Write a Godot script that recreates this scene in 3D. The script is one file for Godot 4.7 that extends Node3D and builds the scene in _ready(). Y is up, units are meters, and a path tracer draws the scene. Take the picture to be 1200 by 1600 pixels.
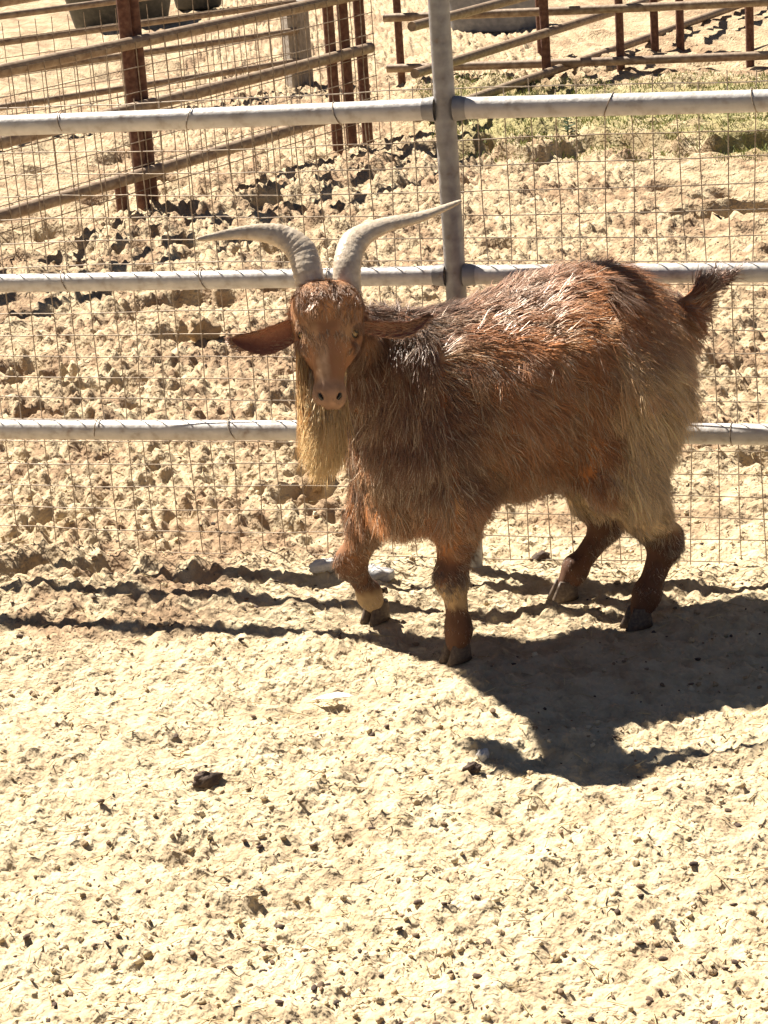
extends Node3D
# A brown long-haired goat in a dirt pen in front of a pipe and wire fence, lit from behind by a low sun.

const GOAT_AT := Vector3(0.238, 0.0, -4.213)
const GOAT_TURN := PI + 0.279
const INF_FIELD := 9.0

var rng := RandomNumberGenerator.new()
var n_swell := FastNoiseLite.new()
var n_lump := FastNoiseLite.new()
var n_clod := FastNoiseLite.new()
var n_crumb := FastNoiseLite.new()
var n_fine := FastNoiseLite.new()
var n_patch := FastNoiseLite.new()
var n_lock := FastNoiseLite.new()
var n_print := FastNoiseLite.new()
var goat_frame := Transform3D()
var goat_inv := Transform3D()
var used := {}


# ------------------------------------------------------------------ geometry helper
class Geo:
	var v := PackedVector3Array()
	var n := PackedVector3Array()
	var c := PackedColorArray()
	var i := PackedInt32Array()

	func vert(p: Vector3, nn: Vector3, col := Color(1, 1, 1)) -> int:
		v.append(p)
		n.append(nn)
		c.append(col)
		return v.size() - 1

	func tri(a: int, b: int, d: int) -> void:
		i.append(a)
		i.append(b)
		i.append(d)

	func face(pts: Array, out: Vector3) -> void:          # flat convex face, any winding
		var nn: Vector3 = (pts[1] - pts[0]).cross(pts[2] - pts[0]).normalized()
		var flip := nn.dot(out) > 0.0
		if not flip:
			nn = -nn
		var s := v.size()
		for p in pts:
			vert(p, nn)
		for k in range(1, pts.size() - 1):
			if flip:
				tri(s, s + k + 1, s + k)
			else:
				tri(s, s + k, s + k + 1)

	# tube along points; each ring has radius r (across side axis) and r2 (across the other)
	func tube(pts: Array, rad: Array, sides := 10, caps := true, ref := Vector3.UP, flat := 1.0, ridge := 0.0, ridge_n := 0.0) -> void:
		var rings := []
		var m := pts.size()
		var t0: Vector3 = (pts[1] - pts[0]).normalized()
		if absf(t0.dot(ref)) > 0.93:
			ref = Vector3.RIGHT
		var length := 0.0
		for k in m:
			var t: Vector3
			if k == 0:
				t = t0
			elif k == m - 1:
				t = (pts[k] - pts[k - 1]).normalized()
			else:
				t = (pts[k + 1] - pts[k - 1]).normalized()
			if k > 0:
				length += pts[k].distance_to(pts[k - 1])
			var side := t.cross(ref).normalized()
			var up := side.cross(t).normalized()
			ref = up
			var ring := []
			var r: float = rad[k]
			if ridge > 0.0:
				r *= 1.0 + ridge * sin(length * ridge_n)
			for s in sides:
				var a := TAU * s / sides
				var d := side * cos(a) + up * (sin(a) * flat)
				var nn := (side * cos(a) * flat + up * sin(a)).normalized()
				ring.append(vert(pts[k] + d * r, nn))
			rings.append(ring)
		for k in m - 1:
			for s in sides:
				var s2 := (s + 1) % sides
				tri(rings[k][s], rings[k][s2], rings[k + 1][s2])
				tri(rings[k][s], rings[k + 1][s2], rings[k + 1][s])
		if caps:
			for e in [0, m - 1]:
				var t: Vector3 = (pts[1] - pts[0]).normalized() if e == 0 else (pts[m - 1] - pts[m - 2]).normalized()
				var out := -t if e == 0 else t
				var ctr := vert(pts[e], out)
				var s0 := v.size()
				for s in sides:
					vert(v[rings[e][s]], out)
				for s in sides:
					var s2 := (s + 1) % sides
					if e == 0:
						tri(ctr, s0 + s2, s0 + s)
					else:
						tri(ctr, s0 + s, s0 + s2)

	# profile [radius, height] turned about y, stretched to sx, sz
	func lathe(profile: Array, sides: int, sx := 1.0, sz := 1.0) -> void:
		var rows := []
		for k in profile.size():
			var a: Vector2 = profile[maxi(k - 1, 0)]
			var b: Vector2 = profile[mini(k + 1, profile.size() - 1)]
			var t := (b - a).normalized()
			var row := []
			for s in sides:
				var an := TAU * s / sides
				var nn := Vector3(cos(an) * t.y, -t.x, sin(an) * t.y).normalized()
				row.append(vert(Vector3(cos(an) * profile[k].x * sx, profile[k].y, sin(an) * profile[k].x * sz), nn))
			rows.append(row)
		for k in profile.size() - 1:
			for s in sides:
				var s2 := (s + 1) % sides
				tri(rows[k][s], rows[k][s2], rows[k + 1][s2])
				tri(rows[k][s], rows[k + 1][s2], rows[k + 1][s])

	func smooth_normals() -> void:                         # clockwise front faces: outward = -(b-a)x(c-a)
		var nn := PackedVector3Array()
		nn.resize(v.size())
		for k in range(0, i.size(), 3):
			var a := i[k]
			var b := i[k + 1]
			var d := i[k + 2]
			var f := (v[d] - v[a]).cross(v[b] - v[a])
			nn[a] += f
			nn[b] += f
			nn[d] += f
		for k in nn.size():
			nn[k] = nn[k].normalized()
		n = nn

	func mesh(colours := false) -> ArrayMesh:
		var arr := []
		arr.resize(Mesh.ARRAY_MAX)
		arr[Mesh.ARRAY_VERTEX] = v
		arr[Mesh.ARRAY_NORMAL] = n
		arr[Mesh.ARRAY_INDEX] = i
		if colours:
			arr[Mesh.ARRAY_COLOR] = c
		var m := ArrayMesh.new()
		m.add_surface_from_arrays(Mesh.PRIMITIVE_TRIANGLES, arr)
		return m


# ------------------------------------------------------------------ scene helpers
func numbered(called: String) -> String:
	if not used.has(called):
		used[called] = 0
		return called
	used[called] += 1
	return "%s_%03d" % [called, used[called]]


func tag(o: Node3D, label := "", category := "", group := "", kind := "") -> Node3D:
	if label:
		o.set_meta("label", label)
	if category:
		o.set_meta("category", category)
	if group:
		o.set_meta("group", group)
	if kind:
		o.set_meta("kind", kind)
	return o


func put(called: String, mesh: Mesh, mat: Material, parent: Node = null) -> MeshInstance3D:
	var o := MeshInstance3D.new()
	o.mesh = mesh
	o.material_override = mat
	o.cast_shadow = GeometryInstance3D.SHADOW_CASTING_SETTING_ON
	if parent == null:
		o.name = numbered(called)
		add_child(o)
	else:
		o.name = called
		parent.add_child(o, true)
	return o


func thing(called: String, at: Vector3, turn: float, label: String, category: String, group := "") -> Node3D:
	var o := Node3D.new()
	o.name = numbered(called)
	add_child(o)
	o.position = at
	o.rotation.y = turn
	tag(o, label, category, group)
	return o


func copies(called: String, mesh: Mesh, mat: Material, buffer: PackedFloat32Array, count: int, parent: Node = null) -> MultiMeshInstance3D:
	var mm := MultiMesh.new()
	mm.transform_format = MultiMesh.TRANSFORM_3D
	mm.use_colors = true
	mm.mesh = mesh
	mm.instance_count = count
	mm.buffer = buffer
	var o := MultiMeshInstance3D.new()
	o.multimesh = mm
	o.material_override = mat
	o.set_meta("kind", "stuff")
	if parent == null:
		o.name = numbered(called)
		add_child(o)
	else:
		o.name = called
		parent.add_child(o, true)
	return o


func push(buf: PackedFloat32Array, at: int, x: Vector3, y: Vector3, z: Vector3, o: Vector3, c: Color) -> void:
	buf[at] = x.x
	buf[at + 1] = y.x
	buf[at + 2] = z.x
	buf[at + 3] = o.x
	buf[at + 4] = x.y
	buf[at + 5] = y.y
	buf[at + 6] = z.y
	buf[at + 7] = o.y
	buf[at + 8] = x.z
	buf[at + 9] = y.z
	buf[at + 10] = z.z
	buf[at + 11] = o.z
	buf[at + 12] = c.r
	buf[at + 13] = c.g
	buf[at + 14] = c.b
	buf[at + 15] = 1.0


func noise_map(freq: float, octaves: int, ramp: Array, seed_n: int, size := 512) -> NoiseTexture2D:
	var f := FastNoiseLite.new()
	f.noise_type = FastNoiseLite.TYPE_SIMPLEX_SMOOTH
	f.seed = seed_n
	f.frequency = freq
	f.fractal_octaves = octaves
	var t := NoiseTexture2D.new()
	t.width = size
	t.height = size
	t.seamless = true
	t.noise = f
	if ramp.size() > 0:
		var g := Gradient.new()
		var offs := PackedFloat32Array()
		var cols := PackedColorArray()
		for r in ramp:
			offs.append(r[0])
			cols.append((r[1] as Color).linear_to_srgb())
		g.offsets = offs
		g.colors = cols
		t.color_ramp = g
	return t


func bump_map(freq: float, octaves: int, seed_n: int, strength: float, size := 512) -> NoiseTexture2D:
	var t := noise_map(freq, octaves, [], seed_n, size)
	t.as_normal_map = true
	t.bump_strength = strength
	return t


func surface(c: Color, rough: float, metal := 0.0) -> StandardMaterial3D:
	var m := StandardMaterial3D.new()
	m.albedo_color = c.linear_to_srgb()
	m.roughness = rough
	m.metallic = metal
	return m


func textured(ramp: Array, freq: float, octaves: int, scale: float, rough: float, metal := 0.0, bump := 0.0, seed_n := 1) -> StandardMaterial3D:
	var m := StandardMaterial3D.new()
	m.roughness = rough
	m.metallic = metal
	m.albedo_texture = noise_map(freq, octaves, ramp, seed_n)
	m.uv1_triplanar = true
	m.uv1_world_triplanar = true
	m.uv1_scale = Vector3.ONE * scale
	if bump > 0.0:
		m.normal_enabled = true
		m.normal_texture = bump_map(freq * 2.0, octaves, seed_n + 5, bump)
	return m


func set_noise(f: FastNoiseLite, seed_n: int, freq: float, octaves := 1) -> void:
	f.noise_type = FastNoiseLite.TYPE_SIMPLEX_SMOOTH
	f.seed = seed_n
	f.frequency = freq
	f.fractal_type = FastNoiseLite.FRACTAL_FBM if octaves > 1 else FastNoiseLite.FRACTAL_NONE
	f.fractal_octaves = octaves


# ------------------------------------------------------------------ ground
var hoof_spots := [Vector2(0.130, -4.048), Vector2(-0.029, -4.303), Vector2(0.490, -4.157), Vector2(0.363, -4.346)]


var hollows := [[1.42, -8.45, 0.36, 0.17, 0.19], [0.75, -7.6, 0.16, 0.08, 0.05], [-1.05, -6.6, 0.22, 0.10, 0.06], [-0.62, -7.6, 0.25, 0.12, 0.07], [-0.45, -8.3, 0.30, 0.12, 0.08], [-1.33, -14.9, 0.55, 0.5, 0.10], [-0.75, -14.3, 0.4, 0.3, 0.10], [-0.95, -6.1, 0.14, 0.07, 0.05]]


func ground_tone(x: float, z: float) -> Color:          # dust, trodden dung, dry turf: kinds of dirt in patches
	var p := n_patch.get_noise_2d(x * 2.2, z * 2.2)
	var q := n_clod.get_noise_2d(x * 0.7, z * 0.7)
	var beyond := smoothstep(4.5, 4.9, -z - 0.31 * x + p * 0.4)
	var c := Color(1.0, 1.0, 0.945).lerp(Color(0.79, 0.73, 0.655), clampf(beyond * (0.75 + q), 0.0, 1.0))
	c = c.lerp(Color(0.56, 0.45, 0.385), clampf((p + q * 0.8 - 0.12 + 0.16 * beyond) * 1.6, 0.0, 0.16 + 0.66 * beyond))
	var turf := smoothstep(0.0, 0.5, -z - (10.62 - 0.6 * x) + p * 0.5) * (1.0 - smoothstep(1.5, 2.3, -z - (10.62 - 0.6 * x))) * smoothstep(0.1, 0.7, x)
	return c.lerp(Color(0.55, 0.62, 0.36), turf * 0.8)


func ground_height(x: float, z: float) -> float:
	var beyond := smoothstep(4.45, 5.3, -z - 0.31 * x)
	var h := n_swell.get_noise_2d(x, z) * (0.022 + 0.02 * beyond)
	var l := n_lump.get_noise_2d(x, z)
	var rough := 0.012 + 0.008 * beyond
	# ploughed-up dirt along the foot of the second fence
	var d := absf(-z - 9.3 - 0.4 * x)
	rough += 0.022 * (1.0 - smoothstep(0.5, 1.6, d)) * (1.0 - smoothstep(0.2, 1.4, x))
	# trodden lip along the foot of the near fence
	var f := -z - 4.56 + 0.30 * x
	rough += 0.006 * (1.0 - smoothstep(0.05, 0.30, absf(f + 0.14)))
	h += l * rough
	var c := n_clod.get_noise_2d(x, z)
	# rounded lumps with sharp creases between them, of several sizes
	h += absf(c) * (0.016 + 0.026 * beyond)
	var b := n_crumb.get_noise_2d(x + c * 0.02, z + l * 0.02)
	h += absf(b) * (0.0100 - 0.003 * beyond) * smoothstep(-0.45, 0.15, n_patch.get_noise_2d(x * 3.0 - 5.0, z * 3.0))
	if z > -7.5:
		h += n_fine.get_noise_2d(x, z) * (0.0024 - 0.0014 * beyond)
	# old hoof prints
	var print := n_print.get_noise_2d(x * 0.9 + l * 0.03, z * 1.15 + c * 0.02) + 1.0
	var trod := 0.35 + 0.65 * smoothstep(-0.1, 0.25, n_patch.get_noise_2d(x * 2.0 + 7.0, z * 2.0))
	h -= (1.0 - smoothstep(0.10, 0.30, print)) * (0.013 + 0.034 * beyond) * trod
	h += (smoothstep(0.20, 0.33, print) * (1.0 - smoothstep(0.33, 0.55, print))) * (0.004 + 0.012 * beyond) * trod
	# low bank at the edge of the grassy strip
	var e := -z - (10.62 - 0.6 * x) + n_swell.get_noise_2d(x * 1.5, 7.0) * 0.30
	h += smoothstep(0.0, 0.03, e) * 0.07 * smoothstep(0.05, 0.6, x)
	for q in hollows:
		var dx: float = (x - q[0]) / q[2]
		var dz: float = (z - q[1] + c * 0.05) / q[3]
		h -= q[4] * (1.0 - smoothstep(0.45, 1.0, sqrt(dx * dx + dz * dz) + l * 0.35))
	for p in hoof_spots:
		var q: float = Vector2(x, z).distance_to(p)
		if q < 0.09:
			h = lerpf(0.0, h, smoothstep(0.03, 0.09, q))
	return h


func axis_lines(spans: Array) -> PackedFloat32Array:     # [from, to, first step, last step]
	var out := PackedFloat32Array()
	for s in spans:
		var p: float = s[0]
		while p < s[1] - 1e-4:
			out.append(p)
			p += lerpf(s[2], s[3], (p - s[0]) / (s[1] - s[0]))
	out.append(spans[-1][1])
	return out


func build_ground(mat: Material) -> void:
	var xs := axis_lines([[-90.0, -8.0, 6.0, 0.4], [-8.0, -1.1, 0.3, 0.02], [-1.1, 1.15, 0.0065, 0.0065], [1.15, 8.0, 0.02, 0.3], [8.0, 90.0, 0.4, 6.0]])
	var zs := axis_lines([[1.5, 2.3, 0.1, 0.03], [2.3, 5.2, 0.0065, 0.0075], [5.2, 7.5, 0.0085, 0.014], [7.5, 13.0, 0.016, 0.03], [13.0, 26.0, 0.05, 0.25], [26.0, 160.0, 0.5, 12.0]])
	var g := Geo.new()
	var nx := xs.size()
	var nz := zs.size()
	g.v.resize(nx * nz)
	g.c.resize(nx * nz)
	var k := 0
	for j in nz:
		var z := -zs[j]
		for i in nx:
			var x := xs[i]
			g.v[k] = Vector3(x, ground_height(x, z), z)
			g.c[k] = ground_tone(x, z)
			k += 1
	g.i.resize((nx - 1) * (nz - 1) * 6)
	k = 0
	for j in nz - 1:
		for i in nx - 1:
			var a := j * nx + i
			g.i[k] = a
			g.i[k + 1] = a + nx
			g.i[k + 2] = a + 1
			g.i[k + 3] = a + 1
			g.i[k + 4] = a + nx
			g.i[k + 5] = a + nx + 1
			k += 6
	g.smooth_normals()
	var o := put("ground", g.mesh(true), mat)
	tag(o, "pale trampled dirt floor of the animal pens", "ground", "", "structure")


func lump_mesh(seed_n: int, rough: float) -> ArrayMesh:
	var sp := SphereMesh.new()
	sp.radius = 1.0
	sp.height = 2.0
	sp.radial_segments = 8
	sp.rings = 4
	var a := sp.get_mesh_arrays()
	var f := FastNoiseLite.new()
	f.seed = seed_n
	f.frequency = 0.7
	var g := Geo.new()
	g.v = a[Mesh.ARRAY_VERTEX]
	g.i = a[Mesh.ARRAY_INDEX]
	for k in g.v.size():
		var p := g.v[k]
		g.v[k] = p * (1.0 + rough * f.get_noise_3dv(p * 1.6)) * Vector3(1.0, 0.72, 1.0)
	g.smooth_normals()
	for k in g.n.size():
		if g.n[k].dot(g.v[k]) < 0.0:
			g.n[k] = -g.n[k]
	return g.mesh()


func scatter_lumps(called: String, label: String, mesh: Mesh, mat: Material, count: int, small: float, large: float, col: Array, sink: float, long := 1.0) -> void:
	var buf := PackedFloat32Array()
	buf.resize(count * 16)
	for k in count:
		var z := -2.45 - 6.2 * pow(rng.randf(), 1.7)
		var half := 0.30 * -z
		var x := rng.randf_range(-half, half)
		var keep := n_patch.get_noise_2d(x * 3.0, z * 3.0)
		if keep < 0.0 and rng.randf() < 0.6:
			x = rng.randf_range(-half, half)
		var r := small * pow(large / small, pow(rng.randf(), 2.6))
		var b := Basis(Vector3.UP, rng.randf() * TAU) * Basis(Vector3.RIGHT, rng.randf_range(-0.5, 0.5))
		var c: Color = col[rng.randi() % col.size()]
		c = c * rng.randf_range(0.75, 1.2)
		push(buf, k * 16, b.x * r * long, b.y * r * rng.randf_range(0.7, 1.0), b.z * r, Vector3(x, ground_height(x, z) + r * sink, z), c)
	var o := copies(called, mesh, mat, buf, count)
	tag(o, label, called.replace("_", " "), "", "stuff")


# ------------------------------------------------------------------ implicit body
class Field:
	var lo: Vector3
	var cell: float
	var nx: int
	var ny: int
	var nz: int
	var d := PackedFloat32Array()

	func _init(a: Vector3, b: Vector3, step: float) -> void:
		lo = a
		cell = step
		nx = int((b.x - a.x) / step) + 1
		ny = int((b.y - a.y) / step) + 1
		nz = int((b.z - a.z) / step) + 1
		d.resize(nx * ny * nz)
		d.fill(9.0)

	# tapered capsule joined by a smooth minimum; frame turns and scales space for oval sections
	func bone(a: Vector3, b: Vector3, ra: float, rb: float, k := 0.03, sq := Vector3.ONE, turn := Basis.IDENTITY, cut := false) -> void:
		var rm := maxf(ra, rb) * maxf(1.0, maxf(sq.x, maxf(sq.y, sq.z))) + k * 1.5 + cell * 3.0
		var p0 := (a.min(b) - Vector3.ONE * rm - lo) / cell
		var p1 := (a.max(b) + Vector3.ONE * rm - lo) / cell
		var inv := turn.inverse()
		var qa := (inv * a) / sq
		var qb := (inv * b) / sq
		var ab := qb - qa
		var l2 := maxf(ab.length_squared(), 1e-9)
		var m := minf(sq.x, minf(sq.y, sq.z))
		for z in range(maxi(0, int(p0.z)), mini(nz, int(p1.z) + 2)):
			for y in range(maxi(0, int(p0.y)), mini(ny, int(p1.y) + 2)):
				var row := (z * ny + y) * nx
				for x in range(maxi(0, int(p0.x)), mini(nx, int(p1.x) + 2)):
					var p := (inv * (lo + Vector3(x, y, z) * cell)) / sq
					var t := clampf((p - qa).dot(ab) / l2, 0.0, 1.0)
					var v := (p.distance_to(qa + ab * t) - lerpf(ra, rb, t)) * m
					var o := d[row + x]
					if cut:
						v = -v
						var h := maxf(k - absf(o - v), 0.0) / k
						d[row + x] = maxf(o, v) + h * h * k * 0.25
					else:
						var h := maxf(k - absf(o - v), 0.0) / k
						d[row + x] = minf(o, v) - h * h * k * 0.25

	func nets(g: Geo) -> void:
		var ids := {}
		var sy := nx
		var sz := nx * ny
		var first := g.v.size()
		var edges := [[0, 1], [2, 3], [4, 5], [6, 7], [0, 2], [1, 3], [4, 6], [5, 7], [0, 4], [1, 5], [2, 6], [3, 7]]
		var offs := []
		for c in 8:
			offs.append(Vector3(c & 1, (c >> 1) & 1, c >> 2))
		var val := PackedFloat32Array()
		val.resize(8)
		for z in nz - 1:
			for y in ny - 1:
				for x in nx - 1:
					var k := z * sz + y * sy + x
					var v0 := d[k]
					if v0 > cell * 2.5 or v0 < -cell * 2.5:
						continue
					var mask := 0
					val[0] = v0
					val[1] = d[k + 1]
					val[2] = d[k + sy]
					val[3] = d[k + sy + 1]
					val[4] = d[k + sz]
					val[5] = d[k + sz + 1]
					val[6] = d[k + sz + sy]
					val[7] = d[k + sz + sy + 1]
					for c in 8:
						if val[c] < 0.0:
							mask |= 1 << c
					if mask == 0 or mask == 255:
						continue
					var sum := Vector3.ZERO
					var cnt := 0
					for e in edges:
						var a: float = val[e[0]]
						var b: float = val[e[1]]
						if (a < 0.0) != (b < 0.0):
							sum += offs[e[0]].lerp(offs[e[1]], a / (a - b))
							cnt += 1
					ids[k] = g.vert(lo + (Vector3(x, y, z) + sum / cnt) * cell, Vector3.UP)
		var steps := [1, sy, sz]
		for k in ids.keys():
			for ax in 3:
				var s0: int = steps[ax]
				var s1: int = steps[(ax + 1) % 3]
				var s2: int = steps[(ax + 2) % 3]
				var a := d[k]
				var b := d[k + s0]
				if (a < 0.0) == (b < 0.0):
					continue
				if not (ids.has(k - s1) and ids.has(k - s2) and ids.has(k - s1 - s2)):
					continue
				var q0: int = ids[k]
				var q1: int = ids[k - s1]
				var q2: int = ids[k - s1 - s2]
				var q3: int = ids[k - s2]
				if a < 0.0:
					g.tri(q0, q2, q1)
					g.tri(q0, q3, q2)
				else:
					g.tri(q0, q1, q2)
					g.tri(q0, q2, q3)
		var s := PackedVector3Array()
		s.resize(g.v.size())
		for k in range(0, g.i.size(), 3):
			if g.i[k] < first:
				continue
			var f := (g.v[g.i[k + 2]] - g.v[g.i[k]]).cross(g.v[g.i[k + 1]] - g.v[g.i[k]])
			for e in 3:
				s[g.i[k + e]] += f
		for k in range(first, g.v.size()):
			g.n[k] = s[k].normalized()


# local goat coordinates: f forward, u up, s towards the goat's left flank
func J(f: float, u: float, s: float) -> Vector3:
	return Vector3(f, u, -s)


func W(x: float, y: float, z: float) -> Vector3:          # world point in the goat's frame
	return goat_inv * Vector3(x, y, z)


var head_at := Vector3()
var head_w := Vector3()
var head_d := Vector3()
var head_n := Vector3()


func K(a: float, w: float, n: float) -> Vector3:           # head coordinates: a down the face, w to the viewer's right, n out of the face
	return head_at + head_d * a * 0.93 + head_w * w * 0.86 + head_n * n * 0.9


func blend(a: Color, b: Color, t: float) -> Color:
	return a.lerp(b, clampf(t, 0.0, 1.0))


# dyed patches of the coat plus painted sunlit tints, broken up by the lock noise
func coat_colour(p: Vector3, head: bool) -> Color:
	var f := p.x
	var u := p.y
	var s := -p.z
	var nz := n_lock.get_noise_3dv(p * 0.55)
	var nf := n_lock.get_noise_3dv(p * 2.2)
	var chestnut := Color(0.45, 0.172, 0.052)
	if head:
		var q := p - head_at
		var a := q.dot(head_d)
		var w := q.dot(head_w)
		var hc := Color(0.50, 0.255, 0.125)
		hc = blend(hc, Color(0.27, 0.125, 0.066), smoothstep(0.045, 0.07, a + nz * 0.025) * (0.7 + nf * 0.5))
		hc = blend(hc, Color(0.62, 0.42, 0.28), (0.75 + nf * 0.6) * smoothstep(0.08, 0.12, a + nf * 0.02) * (1.0 - smoothstep(0.007, 0.015, absf(w + 0.012 + nf * 0.006))))  # sunlit left side of the nose bridge, painted as a pale stripe
		hc = blend(hc, Color(0.50, 0.31, 0.18), (1.0 - smoothstep(0.010, 0.022, Vector2(a - 0.075, absf(w) - 0.034).length())) * 0.55)
		hc = blend(hc, Color(0.36, 0.215, 0.145), smoothstep(0.155, 0.178, a))
		return hc * (1.0 + nf * 0.4)
	var c := chestnut
	# sandy saddle patches, dark brown neck and shoulder, cream breeches
	c = blend(c, Color(0.155, 0.056, 0.022), smoothstep(0.06, 0.12, f + nz * 0.07) * smoothstep(0.32, 0.40, u + nz * 0.07) * (0.8 + nf * 0.3))
	c = blend(c, Color(0.95, 0.71, 0.40), smoothstep(-0.13, -0.21, f + nz * 0.07 - (0.4 - u) * 0.12) * smoothstep(0.155, 0.215, u + nz * 0.03) * (1.0 - smoothstep(0.50, 0.62, u + nz * 0.08)) * (0.95 + nf * 0.4))
	# sandy locks mixed through the whole coat
	c = blend(c, Color(0.60, 0.38, 0.22), smoothstep(0.05, 0.40, n_lock.get_noise_3dv(p * 0.9 + Vector3(3, 1, 6))) * 0.55)
	if u < 0.27:
		c = blend(c, Color(0.125, 0.055, 0.029), smoothstep(0.26, 0.19, u + nz * 0.05) * (1.0 - smoothstep(0.17, 0.22, u) * smoothstep(-0.1, -0.2, f)))
		if f > 0.1 and s > 0.0:
			c = blend(c, Color(0.56, 0.38, 0.20), (1.0 - smoothstep(0.018, 0.028, absf(u - 0.135 + nf * 0.012))) * 0.8)
		if f > 0.1 and s < -0.04:
			c = blend(c, Color(0.32, 0.145, 0.062), smoothstep(0.12, 0.17, u) * 0.8)  # orange of sunlight painted into the upper right foreleg
			c = blend(c, Color(0.58, 0.42, 0.24), smoothstep(0.085, 0.06, u + nf * 0.01) * 0.85)
	# dark tail brush
	if f < -0.40:
		c = blend(c, Color(0.17, 0.062, 0.030), smoothstep(-0.40, -0.425, f) * smoothstep(0.53, 0.57, u))
	return c * (1.0 + nf * 0.3)


# lie and length of the hair: returned as direction scaled by length
func hair_at(p: Vector3, n: Vector3, head: bool) -> Vector3:
	var f := p.x
	var u := p.y
	var s := -p.z
	var swirl := Vector3(n_lock.get_noise_3dv(p * 1.3 + Vector3(9, 0, 0)), n_lock.get_noise_3dv(p * 1.3 + Vector3(0, 7, 0)), n_lock.get_noise_3dv(p * 1.3 + Vector3(0, 0, 5)))
	var comb: Vector3
	var len := 0.055
	if head:
		var a := (p - head_at).dot(head_d)
		comb = head_d * 0.9 + Vector3(0, -0.3, 0) - n * 0.1
		if a < 0.03:
			comb = head_d * 0.6 + head_n * 0.2
		len = lerpf(0.024, 0.008, smoothstep(0.06, 0.16, a))
		if (p - head_at).dot(head_n) < -0.07:
			len = 0.035
	elif u < 0.20:
		comb = Vector3(-0.15, -1.0, 0)
		len = lerpf(0.014, 0.028, smoothstep(0.05, 0.2, u))
	elif f < -0.395 and u > 0.52:
		comb = Vector3(-0.9, 0.22, 0) if u > 0.57 else Vector3(-0.5, -0.6, 0)
		len = 0.05
	else:
		comb = Vector3(-0.45, -0.75, 0)
		if u > 0.6:
			comb = Vector3(-0.75, -0.35, 0)
		len = 0.062
		if f > 0.16:
			comb = Vector3(0.02, -1.0, 0)
			len = 0.072
		if f < -0.18:
			comb = Vector3(-0.45, -1.0, 0)
			len = 0.088 if u > 0.5 else 0.108
		if u < 0.36:
			len = lerpf(0.030, len, smoothstep(0.20, 0.36, u))
		if u < 0.34 and absf(s) < 0.10:
			len += 0.02
	var fine := Vector3(n_lock.get_noise_3dv(p * 3.4 + Vector3(5, 0, 0)), n_lock.get_noise_3dv(p * 3.4 + Vector3(0, 3, 0)), n_lock.get_noise_3dv(p * 3.4 + Vector3(0, 0, 8)))
	var dir := comb + swirl * 0.65 + fine * (0.45 if not head else 0.7)
	dir = (dir - n * dir.dot(n)).normalized() + n * (0.22 if not head else 0.2)
	len *= (0.80 if not head else 1.0) * (1.0 + swirl.x * 0.6)
	return dir.normalized() * len


func strand_mesh(rows: int, bend: float, wave := 0.0) -> ArrayMesh:
	var g := Geo.new()
	for k in rows + 1:
		var t := float(k) / rows
		var w := 0.5 * (1.0 - t * t * 0.85)
		var z := -bend * t * t
		var nn := Vector3(0, 2.0 * bend * t, 1.0).normalized()
		if k == rows:
			g.vert(Vector3(0, t, z), nn)
		else:
			var sway := wave * sin(t * 5.2)
			g.vert(Vector3(-w + sway, t, z), (nn + Vector3(-0.5, 0, 0)).normalized())
			g.vert(Vector3(w + sway, t, z), (nn + Vector3(0.5, 0, 0)).normalized())
	for k in rows:
		var a := k * 2
		if k == rows - 1:
			g.tri(a, a + 2, a + 1)
		else:
			g.tri(a, a + 2, a + 1)
			g.tri(a + 1, a + 2, a + 3)
	return g.mesh()


func grow_coat(called: String, g: Geo, from: int, to: int, count: int, width: float, mat: Material, parent: Node, head: bool) -> void:
	var areas := PackedFloat32Array()
	var total := 0.0
	for k in range(from, to, 3):
		var a := (g.v[g.i[k + 1]] - g.v[g.i[k]]).cross(g.v[g.i[k + 2]] - g.v[g.i[k]]).length()
		total += a
		areas.append(total)
	var buf := PackedFloat32Array()
	buf.resize(count * 16)
	var made := 0
	for q in count:
		var t := areas.bsearch(rng.randf() * total)
		t = from + mini(t, areas.size() - 1) * 3
		var r1 := rng.randf()
		var r2 := rng.randf()
		if r1 + r2 > 1.0:
			r1 = 1.0 - r1
			r2 = 1.0 - r2
		var ia := g.i[t]
		var ib := g.i[t + 1]
		var ic := g.i[t + 2]
		var p := g.v[ia] + (g.v[ib] - g.v[ia]) * r1 + (g.v[ic] - g.v[ia]) * r2
		var n := (g.n[ia] + (g.n[ib] - g.n[ia]) * r1 + (g.n[ic] - g.n[ia]) * r2).normalized()
		if not head:
			var e := p - head_at
			var ea := e.dot(head_d)
			if ea > -0.03 and ea < 0.25 and e.dot(head_n) > -0.10 and absf(e.dot(head_w)) < 0.08:
				continue
		var h := hair_at(p, n, head) * rng.randf_range(0.65, 1.2)
		var y := h.normalized()
		y = (y + Vector3(rng.randf_range(-1, 1), rng.randf_range(-1, 1), rng.randf_range(-1, 1)) * 0.13).normalized()
		var l := h.length()
		var m := (n + Vector3(rng.randf_range(-1, 1), rng.randf_range(-1, 1), rng.randf_range(-1, 1)) * 0.30)
		var x := y.cross(m).normalized()
		var z := x.cross(y)
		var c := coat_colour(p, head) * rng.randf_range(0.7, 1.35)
		if rng.randf() < 0.13:                                # pale guard hairs
			c = blend(c, Color(0.80, 0.66, 0.52), 0.7)
		push(buf, made * 16, x * width * rng.randf_range(0.6, 1.3), y * l, z * l, p - n * 0.003, c)
		made += 1
	buf.resize(made * 16)
	copies(called, strand_mesh(5, 0.09, 1.3), mat, buf, made, parent)


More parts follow.
